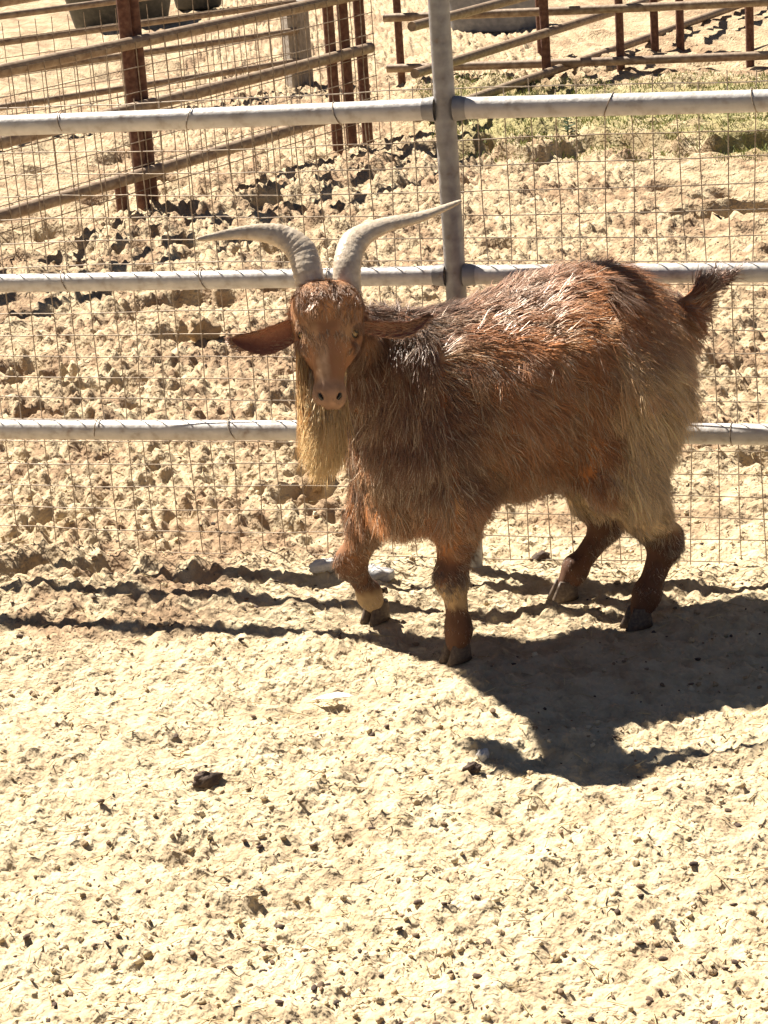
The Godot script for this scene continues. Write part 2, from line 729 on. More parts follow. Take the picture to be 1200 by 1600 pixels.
# ------------------------------------------------------------------ the goat
func build_goat() -> void:
	var root := thing("goat", GOAT_AT, GOAT_TURN, "long-haired brown goat with swept-out horns and blond beard facing the viewer", "goat")
	goat_frame = Transform3D(Basis(Vector3.UP, GOAT_TURN), GOAT_AT)
	goat_inv = goat_frame.affine_inverse()
	head_at = W(-0.0717, 0.7780, -3.92)
	head_d = (goat_inv.basis * Vector3(-0.04, -0.885, 0.465)).normalized()
	head_w = (goat_inv.basis * Vector3(0.995, -0.06, -0.03)).normalized()
	head_w = (head_w - head_d * head_w.dot(head_d)).normalized()
	head_n = head_w.cross(head_d).normalized()
	if head_n.dot(goat_inv.basis * Vector3(0, 0, 1)) < 0.0:
		head_n = -head_n

	var hide := StandardMaterial3D.new()
	hide.vertex_color_use_as_albedo = true
	hide.roughness = 0.8
	var hair := StandardMaterial3D.new()
	hair.vertex_color_use_as_albedo = true
	hair.roughness = 0.45
	hair.clearcoat_enabled = true
	hair.clearcoat = 0.7
	hair.clearcoat_roughness = 0.48
	hair.rim_enabled = true
	hair.rim = 0.15
	hair.rim_tint = 0.6
	hair.metallic_specular = 0.9
	hair.cull_mode = BaseMaterial3D.CULL_DISABLED
	hair.backlight_enabled = true
	hair.backlight = Color(0.15, 0.11, 0.07)

	var b := Field.new(Vector3(-0.56, -0.01, -0.26), Vector3(0.44, 0.76, 0.26), 0.0085)
	var thin := Vector3(1, 1, 0.82)
	# trunk
	b.bone(J(0.13, 0.455, 0), J(0.03, 0.465, 0), 0.172, 0.172, 0.05, thin)
	b.bone(J(0.02, 0.480, 0), J(-0.15, 0.520, 0), 0.172, 0.178, 0.05, Vector3(1, 1, 0.9))
	b.bone(J(-0.10, 0.520, 0), J(-0.22, 0.545, 0), 0.172, 0.150, 0.05, thin)
	b.bone(J(-0.02, 0.44, 0), J(-0.12, 0.435, 0), 0.155, 0.145, 0.05, Vector3(1, 1, 0.95))
	b.bone(J(-0.22, 0.51, 0), J(-0.275, 0.50, 0), 0.125, 0.095, 0.05)
	# withers, shoulder, breast
	b.bone(J(0.16, 0.55, 0.02), J(0.04, 0.56, 0), 0.10, 0.09, 0.05)
	b.bone(J(0.17, 0.42, 0.075), J(0.14, 0.33, 0.095), 0.10, 0.075, 0.04)
	b.bone(J(0.17, 0.42, -0.075), J(0.20, 0.31, -0.09), 0.10, 0.07, 0.04)
	b.bone(J(0.20, 0.45, 0.02), J(0.20, 0.33, 0.02), 0.115, 0.085, 0.04)
	# neck
	b.bone(J(0.14, 0.53, 0.0), J(0.275, 0.625, 0.015), 0.125, 0.066, 0.05)
	b.bone(J(0.20, 0.47, 0.02), J(0.285, 0.570, 0.035), 0.105, 0.064, 0.05)
	# forelegs
	b.bone(J(0.14, 0.33, 0.098), J(0.138, 0.27, 0.108), 0.062, 0.045, 0.03)
	b.bone(J(0.138, 0.27, 0.108), J(0.155, 0.165, 0.122), 0.041, 0.027, 0.02)
	b.bone(J(0.155, 0.165, 0.122), J(0.150, 0.065, 0.126), 0.026, 0.020, 0.015)
	b.bone(J(0.158, 0.165, 0.122), J(0.156, 0.15, 0.122), 0.027, 0.025, 0.01)
	b.bone(J(0.150, 0.062, 0.126), J(0.157, 0.034, 0.128), 0.023, 0.022, 0.012)
	b.bone(J(0.20, 0.32, -0.095), J(0.250, 0.235, -0.110), 0.062, 0.043, 0.03)
	b.bone(J(0.250, 0.235, -0.110), J(0.285, 0.138, -0.125), 0.039, 0.026, 0.02)
	b.bone(J(0.285, 0.138, -0.125), J(0.250, 0.060, -0.150), 0.025, 0.019, 0.015)
	b.bone(J(0.250, 0.060, -0.150), J(0.236, 0.034, -0.158), 0.022, 0.020, 0.012)
	# hind legs
	b.bone(J(-0.23, 0.47, 0.075), J(-0.20, 0.33, 0.110), 0.125, 0.080, 0.04)
	b.bone(J(-0.20, 0.33, 0.110), J(-0.255, 0.225, 0.112), 0.070, 0.045, 0.03)
	b.bone(J(-0.255, 0.225, 0.112), J(-0.290, 0.152, 0.110), 0.042, 0.030, 0.02)
	b.bone(J(-0.290, 0.152, 0.110), J(-0.248, 0.062, 0.118), 0.028, 0.022, 0.015)
	b.bone(J(-0.248, 0.062, 0.118), J(-0.230, 0.034, 0.122), 0.024, 0.022, 0.012)
	b.bone(J(-0.23, 0.47, -0.075), J(-0.185, 0.32, -0.075), 0.115, 0.075, 0.04)
	b.bone(J(-0.185, 0.32, -0.075), J(-0.215, 0.215, -0.080), 0.066, 0.043, 0.03)
	b.bone(J(-0.215, 0.215, -0.080), J(-0.245, 0.140, -0.085), 0.040, 0.029, 0.02)
	b.bone(J(-0.245, 0.140, -0.085), J(-0.180, 0.060, -0.092), 0.027, 0.021, 0.015)
	b.bone(J(-0.180, 0.060, -0.092), J(-0.160, 0.034, -0.093), 0.023, 0.021, 0.012)
	# tail
	b.bone(J(-0.345, 0.55, 0.012), J(-0.395, 0.590, 0.014), 0.042, 0.026, 0.03)
	b.bone(J(-0.395, 0.590, 0.014), J(-0.438, 0.638, 0.010), 0.025, 0.016, 0.02)
	b.bone(J(-0.438, 0.638, 0.010), J(-0.492, 0.655, 0.010), 0.016, 0.006, 0.02)
	for q in [[J(0.162, 0.165, 0.124), 0.030], [J(0.293, 0.138, -0.126), 0.029], [J(-0.300, 0.160, 0.110), 0.032], [J(-0.255, 0.148, -0.085), 0.030], [J(0.152, 0.058, 0.126), 0.0255], [J(0.247, 0.055, -0.151), 0.0245], [J(-0.246, 0.056, 0.118), 0.0262], [J(-0.177, 0.055, -0.092), 0.0250]]:
		b.bone(q[0], q[0] + Vector3(0, 0.012, 0), q[1], q[1], 0.014)
	var g := Geo.new()
	b.nets(g)
	var body_end := g.i.size()

	# head on a finer grid, reaching back into the neck
	var mid := K(0.08, 0, -0.07)
	var h := Field.new(mid - Vector3.ONE * 0.20, mid + Vector3.ONE * 0.20, 0.005)
	h.bone(K(0.035, -0.018, -0.055), K(0.035, 0.018, -0.055), 0.0487, 0.0487, 0.02)
	h.bone(K(0.026, -0.022, -0.024), K(0.026, 0.022, -0.024), 0.0400, 0.0400, 0.02)
	h.bone(K(0.085, -0.022, -0.060), K(0.085, 0.022, -0.060), 0.0400, 0.0400, 0.02)
	h.bone(K(0.065, -0.040, -0.034), K(0.070, -0.030, -0.030), 0.0191, 0.0191, 0.02)
	h.bone(K(0.065, 0.040, -0.034), K(0.070, 0.030, -0.030), 0.0191, 0.0191, 0.02)
	h.bone(K(0.085, 0, -0.034), K(0.195, 0, -0.040), 0.0313, 0.0226, 0.02)
	h.bone(K(0.095, 0, -0.088), K(0.200, 0, -0.066), 0.0400, 0.0200, 0.02)
	h.bone(K(0.200, -0.008, -0.046), K(0.200, 0.008, -0.046), 0.0226, 0.0226, 0.015)
	h.bone(K(0.211, -0.010, -0.056), K(0.211, 0.010, -0.056), 0.0165, 0.0165, 0.01)
	h.bone(K(0.212, 0, -0.078), K(0.196, 0, -0.080), 0.0122, 0.0139, 0.01)
	h.bone(K(0.10, -0.030, -0.085), K(0.11, -0.024, -0.080), 0.0226, 0.0226, 0.02)
	h.bone(K(0.10, 0.030, -0.085), K(0.11, 0.024, -0.080), 0.0226, 0.0226, 0.02)
	h.bone(K(0.05, 0, -0.08), J(0.275, 0.60, 0.02), 0.0478, 0.0626, 0.04)
	# eye sockets and nostrils are pressed in
	for w in [-1.0, 1.0]:
		h.bone(K(0.082, 0.062 * w, -0.022), K(0.084, 0.060 * w, -0.030), 0.0104, 0.0104, 0.008, Vector3.ONE, Basis.IDENTITY, true)
		h.bone(K(0.210, 0.017 * w, -0.026), K(0.203, 0.022 * w, -0.026), 0.0039, 0.0030, 0.004, Vector3.ONE, Basis.IDENTITY, true)
	h.bone(K(0.222, -0.02, -0.062), K(0.222, 0.02, -0.062), 0.0035, 0.0035, 0.004, Vector3.ONE, Basis.IDENTITY, true)
	h.nets(g)
	g.c.resize(g.v.size())
	var body_verts := {}
	for k in range(body_end, g.i.size()):
		body_verts[g.i[k]] = true
	for k in g.v.size():
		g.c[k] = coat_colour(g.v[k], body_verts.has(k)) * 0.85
	put("body", g.mesh(true), hide, root)

	grow_coat("coat", g, 0, body_end, 230000, 0.0017, hair, root, false)
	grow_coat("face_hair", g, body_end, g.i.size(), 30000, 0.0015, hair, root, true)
	var beard_hair: StandardMaterial3D = hair.duplicate()
	beard_hair.backlight = Color(0.46, 0.31, 0.13)
	build_goat_details(root, hair, beard_hair)


func smooth_path(pts: Array, per: int) -> Array:
	var c := Curve3D.new()
	for k in pts.size():
		var t := Vector3.ZERO
		if k > 0 and k < pts.size() - 1:
			t = (pts[k + 1] - pts[k - 1]) / 6.0
		c.add_point(pts[k], -t, t)
	var out := []
	var m := (pts.size() - 1) * per
	for k in m + 1:
		out.append(c.samplef(float(k) / per))
	return out


func ramp_at(r: Array, t: float) -> float:
	var x := t * (r.size() - 1)
	var k := mini(int(x), r.size() - 2)
	return lerpf(r[k], r[k + 1], x - k)


func build_horn(pts: Array, radii: Array, mat: Material, root: Node) -> void:
	var path := smooth_path(pts, 14)
	var rad := []
	for k in path.size():
		rad.append(ramp_at(radii, float(k) / (path.size() - 1)))
	var g := Geo.new()
	g.tube(path, rad, 20, true, head_n, 0.64, 0.030, 560.0)
	g.smooth_normals()
	put("horn", g.mesh(), mat, root)


func build_ear(base: Vector3, mid: Vector3, tip: Vector3, up: Vector3, width: float, mat: Material, hair: Material, root: Node) -> void:
	# a cupped leaf with thickness
	var path := smooth_path([base, mid, tip], 8)
	var g := Geo.new()
	var rows := path.size()
	var cols := 9
	for side in 2:
		for k in rows:
			var t := float(k) / (rows - 1)
			var w := width * (sin(PI * pow(t * 0.93 + 0.05, 0.75)) * 0.92 + 0.10 * (1.0 - t))
			var along: Vector3 = (path[mini(k + 1, rows - 1)] - path[maxi(k - 1, 0)]).normalized()
			var u := (up - along * up.dot(along)).normalized()
			var out := along.cross(u).normalized()
			if out.dot(head_n) < 0.0:
				out = -out
			for j in cols:
				var e := float(j) / (cols - 1) * 2.0 - 1.0
				var cup := e * e * w * 0.85 + 0.004 * sin(t * 5.0 + e * 1.3)
				g.vert(path[k] + u * e * w + out * (cup + (0.0025 if side == 0 else -0.0025) * (1.0 - e * e * 0.6)), out)
	for side in 2:
		var s := side * rows * cols
		for k in rows - 1:
			for j in cols - 1:
				var a := s + k * cols + j
				if side == 0:
					g.tri(a, a + 1, a + cols)
					g.tri(a + 1, a + cols + 1, a + cols)
				else:
					g.tri(a, a + cols, a + 1)
					g.tri(a + 1, a + cols, a + cols + 1)
	for k in rows - 1:
		for j in [0, cols - 1]:
			var a: int = k * cols + j
			var b: int = a + rows * cols
			g.tri(a, a + cols, b)
			g.tri(b, a + cols, b + cols)
	g.smooth_normals()
	put("ear", g.mesh(), mat, root)
	var count := 1500
	var buf := PackedFloat32Array()
	buf.resize(count * 16)
	var dir: Vector3 = (tip - base).normalized()
	for k in count:
		var q := (rng.randi() % (g.i.size() / 3)) * 3
		var p := g.v[g.i[q]].lerp(g.v[g.i[q + 1]], rng.randf()).lerp(g.v[g.i[q + 2]], rng.randf() * 0.6)
		var nn := g.n[g.i[q]]
		var y := (dir + nn * 0.35 + up.normalized() * rng.randf_range(-0.5, 0.3)).normalized()
		var x := y.cross(nn).normalized()
		var l := rng.randf_range(0.006, 0.016)
		push(buf, k * 16, x * 0.0014, y * l, x.cross(y) * l, p, blend(Color(0.30, 0.125, 0.06), Color(0.50, 0.27, 0.16), rng.randf()))
	copies("ear_hair", strand_mesh(3, 0.2), hair, buf, count, root)


func build_hoof(at: Vector3, toe: Vector3, mat: Material, root: Node) -> void:
	# two claws side by side, each wider at the ground than at the coronet
	toe = toe.normalized()
	var side := toe.cross(Vector3.UP).normalized()
	var g := Geo.new()
	for s in [-1.0, 1.0]:
		var rows := []
		for k in 5:
			var t := k / 4.0
			var ring := []
			for q in 12:
				var a := TAU * q / 12
				var w := lerpf(0.0135, 0.0105, t)
				var l := lerpf(0.031, 0.019, t)
				var tip := 1.0 - 0.35 * maxf(cos(a), 0.0) * absf(sin(a))
				var p: Vector3 = at + side * (s * (0.0125 - t * 0.002) + sin(a) * w * tip) + toe * (cos(a) * l + 0.006 - t * 0.010) + Vector3.UP * (0.002 + t * 0.040)
				ring.append(g.vert(p, (p - at)))
			rows.append(ring)
		for k in 4:
			for q in 12:
				var q2 := (q + 1) % 12
				g.tri(rows[k][q], rows[k][q2], rows[k + 1][q2])
				g.tri(rows[k][q], rows[k + 1][q2], rows[k + 1][q])
		for k in range(1, 11):
			g.tri(rows[4][0], rows[4][k], rows[4][k + 1])
			g.tri(rows[0][0], rows[0][k + 1], rows[0][k])
	g.smooth_normals()
	put("hoof", g.mesh(), mat, root)
	for s in [-1.0, 1.0]:
		var d := Geo.new()
		var from: Vector3 = at + Vector3(0, 0.062, 0) - toe * 0.020 + side * s * 0.010
		d.tube([from + toe * 0.008, from, from - toe * 0.006 - Vector3(0, 0.010, 0)], [0.006, 0.0065, 0.0025], 8)
		put("dewclaw", d.mesh(), mat, root)


func build_goat_details(root: Node, hair: Material, beard_hair: Material) -> void:
	var horn_m := textured([[0.0, Color(0.40, 0.31, 0.22)], [0.5, Color(0.62, 0.53, 0.42)], [1.0, Color(0.76, 0.68, 0.58)]], 0.025, 4, 4.0, 0.27, 0.0, 2.0, 40)
	build_horn([W(-0.099, 0.752, -3.945), W(-0.104, 0.796, -3.955), W(-0.116, 0.835, -3.985), W(-0.154, 0.862, -4.000), W(-0.214, 0.874, -3.985), W(-0.295, 0.877, -3.935)], [0.025, 0.027, 0.0275, 0.022, 0.013, 0.0025], horn_m, root)
	build_horn([W(-0.035, 0.752, -3.950), W(-0.034, 0.801, -3.975), W(-0.016, 0.838, -4.020), W(0.035, 0.854, -4.060), W(0.109, 0.863, -4.080), W(0.184, 0.883, -4.100)], [0.024, 0.0255, 0.0255, 0.0175, 0.0115, 0.0025], horn_m, root)
	var ear_m := textured([[0.0, Color(0.20, 0.075, 0.045)], [1.0, Color(0.33, 0.14, 0.085)]], 0.03, 3, 6.0, 0.7, 0.0, 0.0, 44)
	ear_m.backlight_enabled = true
	ear_m.backlight = Color(0.42, 0.20, 0.14)
	var up := goat_inv.basis * Vector3(0, 1, 0.1)
	build_ear(K(0.055, -0.058, -0.060), W(-0.195, 0.687, -3.945), W(-0.250, 0.694, -3.935), up, 0.025, ear_m, hair, root)
	build_ear(K(0.058, 0.058, -0.060), W(0.054, 0.683, -3.965), W(0.106, 0.700, -3.975), up, 0.0145, ear_m, hair, root)
	var hoof_m := textured([[0.0, Color(0.055, 0.038, 0.030)], [0.5, Color(0.11, 0.08, 0.06)], [1.0, Color(0.24, 0.185, 0.13)]], 0.03, 3, 8.0, 0.6, 0.0, 1.5, 47)
	build_hoof(J(0.158, 0, 0.128), J(0.9, 0, 0.35), hoof_m, root)
	build_hoof(J(0.234, 0, -0.158), J(0.8, 0, 0.5), hoof_m, root)
	build_hoof(J(-0.224, 0, 0.123), J(1.0, 0, 0.1), hoof_m, root)
	build_hoof(J(-0.154, 0, -0.093), J(1.0, 0, 0.0), hoof_m, root)
	# eyes: amber ball, slot pupil
	var amber := surface(Color(0.26, 0.15, 0.04), 0.14)
	amber.clearcoat_enabled = true
	var black := surface(Color(0.006, 0.005, 0.005), 0.2)
	for w in [-1.0, 1.0]:
		var e := SphereMesh.new()
		e.radius = 0.0112
		e.height = 0.0224
		e.radial_segments = 20
		e.rings = 10
		var eye := put("eye", e, amber, root)
		eye.position = K(0.083, 0.0485 * w, -0.033)
		var pg := Geo.new()
		var look: Vector3 = (head_w * w * 0.75 + head_n * 0.62).normalized()
		var along: Vector3 = (head_d * 0.35 - head_n * 0.8 + head_w * w * 0.6).normalized()
		along = (along - look * along.dot(look)).normalized()
		var pts := []
		for k in 7:
			pts.append((look * 0.0110 + along * (k - 3) * 0.0017).normalized() * 0.0106)
		pg.tube(pts, [0.0005, 0.0018, 0.0023, 0.0024, 0.0023, 0.0018, 0.0005], 8)
		put("pupil", pg.mesh(), black, eye)
		var lid := Geo.new()
		var across := look.cross(along).normalized()
		var ring := []
		for k in 21:
			var an := TAU * k / 20.0
			ring.append((along * cos(an) * 0.0118 + across * sin(an) * 0.0078 + look * 0.0062).normalized() * 0.0118)
		lid.tube(ring, _even(21, 0.0017), 6, false)
		put("eyelid", lid.mesh(), black, eye)
	# nose pad and mouth line
	var pad := textured([[0.0, Color(0.06, 0.03, 0.027)], [1.0, Color(0.16, 0.085, 0.07)]], 0.04, 2, 12.0, 0.38, 0.0, 0.0, 50)
	for w in [-1.0, 1.0]:
		var ng := Geo.new()
		ng.tube(smooth_path([K(0.203, 0.021 * w, -0.0235), K(0.210, 0.019 * w, -0.0262), K(0.217, 0.010 * w, -0.032)], 4), [0.0015, 0.003, 0.0035, 0.0037, 0.0038, 0.0035, 0.003, 0.0022, 0.001], 8)
		put("nostril", ng.mesh(), black, root)
	var mg := Geo.new()
	mg.tube(smooth_path([K(0.190, -0.027, -0.060), K(0.218, -0.019, -0.060), K(0.229, 0.0, -0.056), K(0.218, 0.019, -0.060), K(0.190, 0.027, -0.060)], 5), _even(21, 0.0026), 8)
	put("mouth", mg.mesh(), pad, root)
	# beard: long locks from the chin, blown a little to the goat's right
	var count := 9000
	var buf := PackedFloat32Array()
	buf.resize(count * 16)
	var tip := W(-0.100, 0.432, -3.85)
	for k in count:
		var t := sqrt(rng.randf())
		var ang := rng.randf() * TAU
		var rr := sqrt(rng.randf())
		var p := K(lerpf(0.11, 0.212, t), cos(ang) * rr * lerpf(0.046, 0.026, t), -0.092 + 0.012 * t + sin(ang) * rr * 0.026)
		var lock := n_lock.get_noise_3dv(p * 1.1)
		var lock2 := n_lock.get_noise_3dv(p * 2.0 + Vector3(4, 4, 4))
		var aim := tip + head_w * (cos(ang) * rr * 0.018 + lock * 0.05 + rng.randf_range(-0.008, 0.008)) + Vector3(0, 0.085 * (1.0 - t) + 0.03 * rr + lock2 * 0.04, 0) + head_n * (sin(ang) * rr * 0.03 + lock2 * 0.03)
		var way: Vector3 = aim - p
		var l := way.length() * rng.randf_range(0.5, 1.06)
		var y := way.normalized()
		var m: Vector3 = (head_n + head_w * rng.randf_range(-0.9, 0.9)).normalized()
		var x := y.cross(m).normalized()
		var c := blend(Color(0.95, 0.74, 0.40), Color(0.76, 0.50, 0.21), 0.35 + rng.randf_range(-0.35, 0.35) + lock * 0.7) * rng.randf_range(0.8, 1.15)
		push(buf, k * 16, x * 0.0023, y * l, x.cross(y) * l, p, c)
	# long hair down the goat's right cheek, coloured pale to paint its sunlit edge
	var cheek := 1600
	buf.resize((count + cheek) * 16)
	for k in cheek:
		var t := rng.randf()
		var p := K(lerpf(0.07, 0.17, t), -0.052 + rng.randf_range(-0.01, 0.012), lerpf(-0.06, -0.09, t) + rng.randf_range(-0.02, 0.01))
		var aim := W(-0.137, 0.45, -3.87) + head_w * rng.randf_range(-0.012, 0.02) + Vector3(0, rng.randf_range(-0.02, 0.08), 0)
		var way: Vector3 = aim - p
		var y := way.normalized()
		var x := y.cross((head_n + head_w * rng.randf_range(-0.9, 0.5)).normalized()).normalized()
		var l := way.length() * rng.randf_range(0.5, 1.0)
		var c := blend(Color(0.93, 0.68, 0.34), Color(0.62, 0.35, 0.13), rng.randf()) * rng.randf_range(0.8, 1.1)
		push(buf, (count + k) * 16, x * 0.0021, y * l, x.cross(y) * l, p, c)
	count += cheek
	var beard := copies("beard", strand_mesh(7, 0.12, 1.1), beard_hair, buf, count, root)
	tag(beard, "blond beard hanging from the chin", "", "", "stuff")


func _even(n: int, r: float) -> Array:
	var a := []
	for k in n:
		a.append(r)
	return a


# ------------------------------------------------------------------ fences
func pipe(called: String, a: Vector3, b: Vector3, r: float, mat: Material, parent: Node, sides := 14, sag := 0.0) -> MeshInstance3D:
	var pts := []
	var n := maxi(2, int(a.distance_to(b) / 0.25))
	for k in n + 1:
		var t := float(k) / n
		pts.append(a.lerp(b, t) + Vector3(0, -sag * 4.0 * t * (1.0 - t), 0))
	var g := Geo.new()
	g.tube(pts, _even(n + 1, r), sides)
	return put(called, g.mesh(), mat, parent)


func fence_point(t: float, y: float, off := 0.0) -> Vector3:       # along the near fence; local to its base
	return Vector3(0.9554 * t, y, 0.2952 * t) + Vector3(-0.2952, 0, 0.9554) * off


func build_near_fence(steel: Material, grey_steel: Material, wire_m: Material) -> void:
	var at := Vector3(0.184, 0, -4.596)
	var root := thing("pipe_fence", at, 0.0, "galvanised pipe fence with welded wire mesh right behind the goat", "fence")
	var post := pipe("post", fence_point(0, -0.05), fence_point(0, 1.30), 0.0220, grey_steel, root, 18)
	var cg := Geo.new()
	cg.lathe([Vector2(0.0001, 0.026), Vector2(0.016, 0.022), Vector2(0.0235, 0.008), Vector2(0.0235, 0.0), Vector2(0.0001, 0.0)], 18)
	var cap := put("cap", cg.mesh(), grey_steel, post)
	cap.position = fence_point(0, 1.30)
	for y in [0.305, 0.642, 0.987]:
		for s in [-1.0, 1.0]:
			var r: float = 0.0222 if y != 0.642 else 0.0205
			pipe("rail", fence_point(0.023 * s, y), fence_point(2.6 * s, y + rng.randf_range(-0.006, 0.006)), r, steel, root, 16, rng.randf_range(0.002, 0.010))
			# welded saddle at the joint
			var wg := Geo.new()
			wg.tube([fence_point(0.020 * s, y), fence_point(0.034 * s, y), fence_point(0.046 * s, y)], [r + 0.004, r + 0.0022, r + 0.0004], 14, false)
			put("weld", wg.mesh(), grey_steel, root)
	# twists of wire that tie the mesh to the rails
	for y in [0.305, 0.642, 0.987]:
		for k in 9:
			var t := -1.15 + k * 0.29 + rng.randf_range(-0.06, 0.06)
			if absf(t) < 0.06:
				continue
			var ring := []
			var lean := rng.randf_range(-0.012, 0.012)
			for q in 13:
				var an := TAU * q / 12.0
				ring.append(fence_point(t + lean * sin(an), y - 0.003 + 0.0245 * sin(an), -0.003 + 0.027 * cos(an)))
			ring.append(fence_point(t + lean + 0.006, y + 0.004, -0.036))
			ring.append(fence_point(t + lean + 0.012, y - 0.010, -0.040))
			var tg := Geo.new()
			tg.tube(ring, _even(15, 0.0013), 5)
			put("wire_tie", tg.mesh(), wire_m, root)
	for s in [-1.0, 1.0]:
		pipe("post", fence_point(2.62 * s, -0.05), fence_point(2.62 * s, 1.30), 0.0220, grey_steel, root, 14)
	# welded wire: every wire slightly off true
	var step := 0.0505
	for k in range(-26, 27):
		var g := Geo.new()
		var pts := []
		var t0 := k * step + 0.018
		var bent := rng.randf_range(-0.012, 0.012)
		var y1 := 1.025 + rng.randf_range(-0.012, 0.018)
		for q in 9:
			var y := lerpf(0.004, y1, q / 8.0)
			pts.append(fence_point(t0 + bent * sin(y * 4.0 + k) + rng.randf_range(-0.002, 0.002), y, -0.029 + 0.006 * sin(t0 * 7.0 + y * 5.0)))
		g.tube(pts, _even(9, 0.00125), 5)
		put("wire", g.mesh(), wire_m, root)
	for k in 21:
		var g := Geo.new()
		var pts := []
		var y0 := 0.008 + k * step
		for q in 37:
			var t := lerpf(-1.32, 1.34, q / 36.0)
			pts.append(fence_point(t, y0 + 0.005 * sin(t * 3.0 + k * 0.7) + rng.randf_range(-0.0016, 0.0016), -0.0265 + 0.006 * sin(t * 7.0 + y0 * 5.0)))
		g.tube(pts, _even(37, 0.00125), 5)
		put("wire", g.mesh(), wire_m, root)


func far_fence(called: String, a: Vector3, b: Vector3, heights: Array, r: float, posts: Array, post_r: float, top: float, label: String, rail_m: Material, post_m: Material, wire_m: Material, mesh_top: float) -> Node3D:
	var root := thing(called, a, 0.0, label, "fence")
	var d := b - a
	for y in heights:
		pipe("rail", Vector3(0, y, 0), d + Vector3(0, y, 0), r, rail_m, root, 10, rng.randf_range(0.0, 0.008))
	for t in posts:
		var off := d.normalized().cross(Vector3.UP) * (r + post_r) * -1.0
		pipe("post", d * absf(t) + off + Vector3(0, -0.05, 0), d * absf(t) + off + Vector3(0, top if t >= 0.0 else heights[0] as float, 0), post_r, post_m, root, 10)
	if mesh_top > 0.0:
		var len := d.length()
		var dir := d / len
		var off := dir.cross(Vector3.UP) * (r + 0.004)
		var n := int(len / 0.10)
		var g := Geo.new()
		for k in n + 1:
			var p := dir * (k * 0.10)
			g.tube([p + off, p + off + Vector3(rng.randf_range(-0.006, 0.006), mesh_top * 0.5, 0), p + off + Vector3(0, mesh_top, 0)], [0.0022, 0.0022, 0.0022], 4, false)
		for k in range(0, int(mesh_top / 0.10) + 1):
			var y := 0.02 + k * 0.10
			g.tube([off * 0.8 + Vector3(0, y, 0), d * 0.5 + off * 0.8 + Vector3(0, y - 0.006, 0), d + off * 0.8 + Vector3(0, y, 0)], [0.0022, 0.0022, 0.0022], 4, false)
		var w := put("wire_mesh", g.mesh(), wire_m, root)
		tag(w, "", "", "", "stuff")
	return root


# ------------------------------------------------------------------ things lying and standing about
func tub(at: Vector3, r0: float, r1: float, h: float, label: String, mat: Material) -> void:
	var root := thing("feed_tub", at + Vector3(0, ground_height(at.x, at.z), 0), 0.0, label, "tub", "feed tubs at the back of the pens")
	var g := Geo.new()
	g.lathe([Vector2(0.001, 0.0), Vector2(r0 - 0.02, 0.0), Vector2(r0, 0.02), Vector2(r1, h - 0.02), Vector2(r1 - 0.03, h - 0.02), Vector2(r0 - 0.03, 0.05), Vector2(0.001, 0.05)], 40)
	put("shell", g.mesh(), mat, root)
	var rim := Geo.new()
	rim.lathe([Vector2(r1 - 0.034, h - 0.022), Vector2(r1 - 0.03, h - 0.004), Vector2(r1 - 0.012, h + 0.004), Vector2(r1 + 0.016, h - 0.004), Vector2(r1 + 0.018, h - 0.03), Vector2(r1 - 0.004, h - 0.036)], 40)
	put("rim", rim.mesh(), mat, root)


func stone(called: String, at: Vector2, r: Vector3, turn: float, seed_n: int, rough: float, label: String, category: String, mat: Material, group := "") -> void:
	var sp := SphereMesh.new()
	sp.radius = 1.0
	sp.height = 2.0
	sp.radial_segments = 20
	sp.rings = 10
	var a := sp.get_mesh_arrays()
	var f := FastNoiseLite.new()
	f.seed = seed_n
	f.frequency = 0.8
	var g := Geo.new()
	g.v = a[Mesh.ARRAY_VERTEX]
	g.i = a[Mesh.ARRAY_INDEX]
	for k in g.v.size():
		var p := g.v[k]
		var q := p * (1.0 + rough * f.get_noise_3dv(p * 1.3) + rough * 0.4 * f.get_noise_3dv(p * 4.0))
		g.v[k] = Vector3(q.x * r.x, q.y * r.y, q.z * r.z)
	g.smooth_normals()
	for k in g.n.size():
		if g.n[k].dot(g.v[k]) < 0.0:
			g.n[k] = -g.n[k]
	var o := put(called, g.mesh(), mat)
	o.position = Vector3(at.x, ground_height(at.x, at.y) + r.y * 0.45, at.y)
	o.rotation.y = turn
	tag(o, label, category, group)


func build_feather(at: Vector2, turn: float, mat: Material) -> void:
	var root := thing("feather", Vector3(at.x, ground_height(at.x, at.y) + 0.012, at.y), turn, "small white feather lying alone on the dirt in front of the goat", "feather")
	root.rotation.z = 0.12
	var q := Geo.new()
	q.tube([Vector3(-0.040, 0.0, 0), Vector3(-0.01, 0.005, 0.001), Vector3(0.02, 0.007, 0), Vector3(0.040, 0.004, -0.003)], [0.0013, 0.0012, 0.0009, 0.0004], 6)
	put("quill", q.mesh(), mat, root)
	for s in [-1.0, 1.0]:
		var g := Geo.new()
		var n := 22
		for k in n:
			var t := float(k) / (n - 1)
			var x := lerpf(-0.030, 0.042, t)
			var w := 0.015 * sin(PI * pow(0.08 + 0.90 * t, 0.8)) + 0.001
			var y := 0.004 + 0.004 * sin(t * 2.6)
			w *= rng.randf_range(0.85, 1.1)
			g.face([Vector3(x, y, 0), Vector3(x + 0.0032, y + 0.0003, 0), Vector3(x + 0.012, y + 0.003, w * s), Vector3(x + 0.009, y + 0.0025, w * s)], Vector3.UP)
			g.face([Vector3(x, y - 0.0006, 0), Vector3(x + 0.0032, y - 0.0003, 0), Vector3(x + 0.012, y + 0.0024, w * s), Vector3(x + 0.009, y + 0.002, w * s)], Vector3.DOWN)
		put("vane", g.mesh(), mat, root)


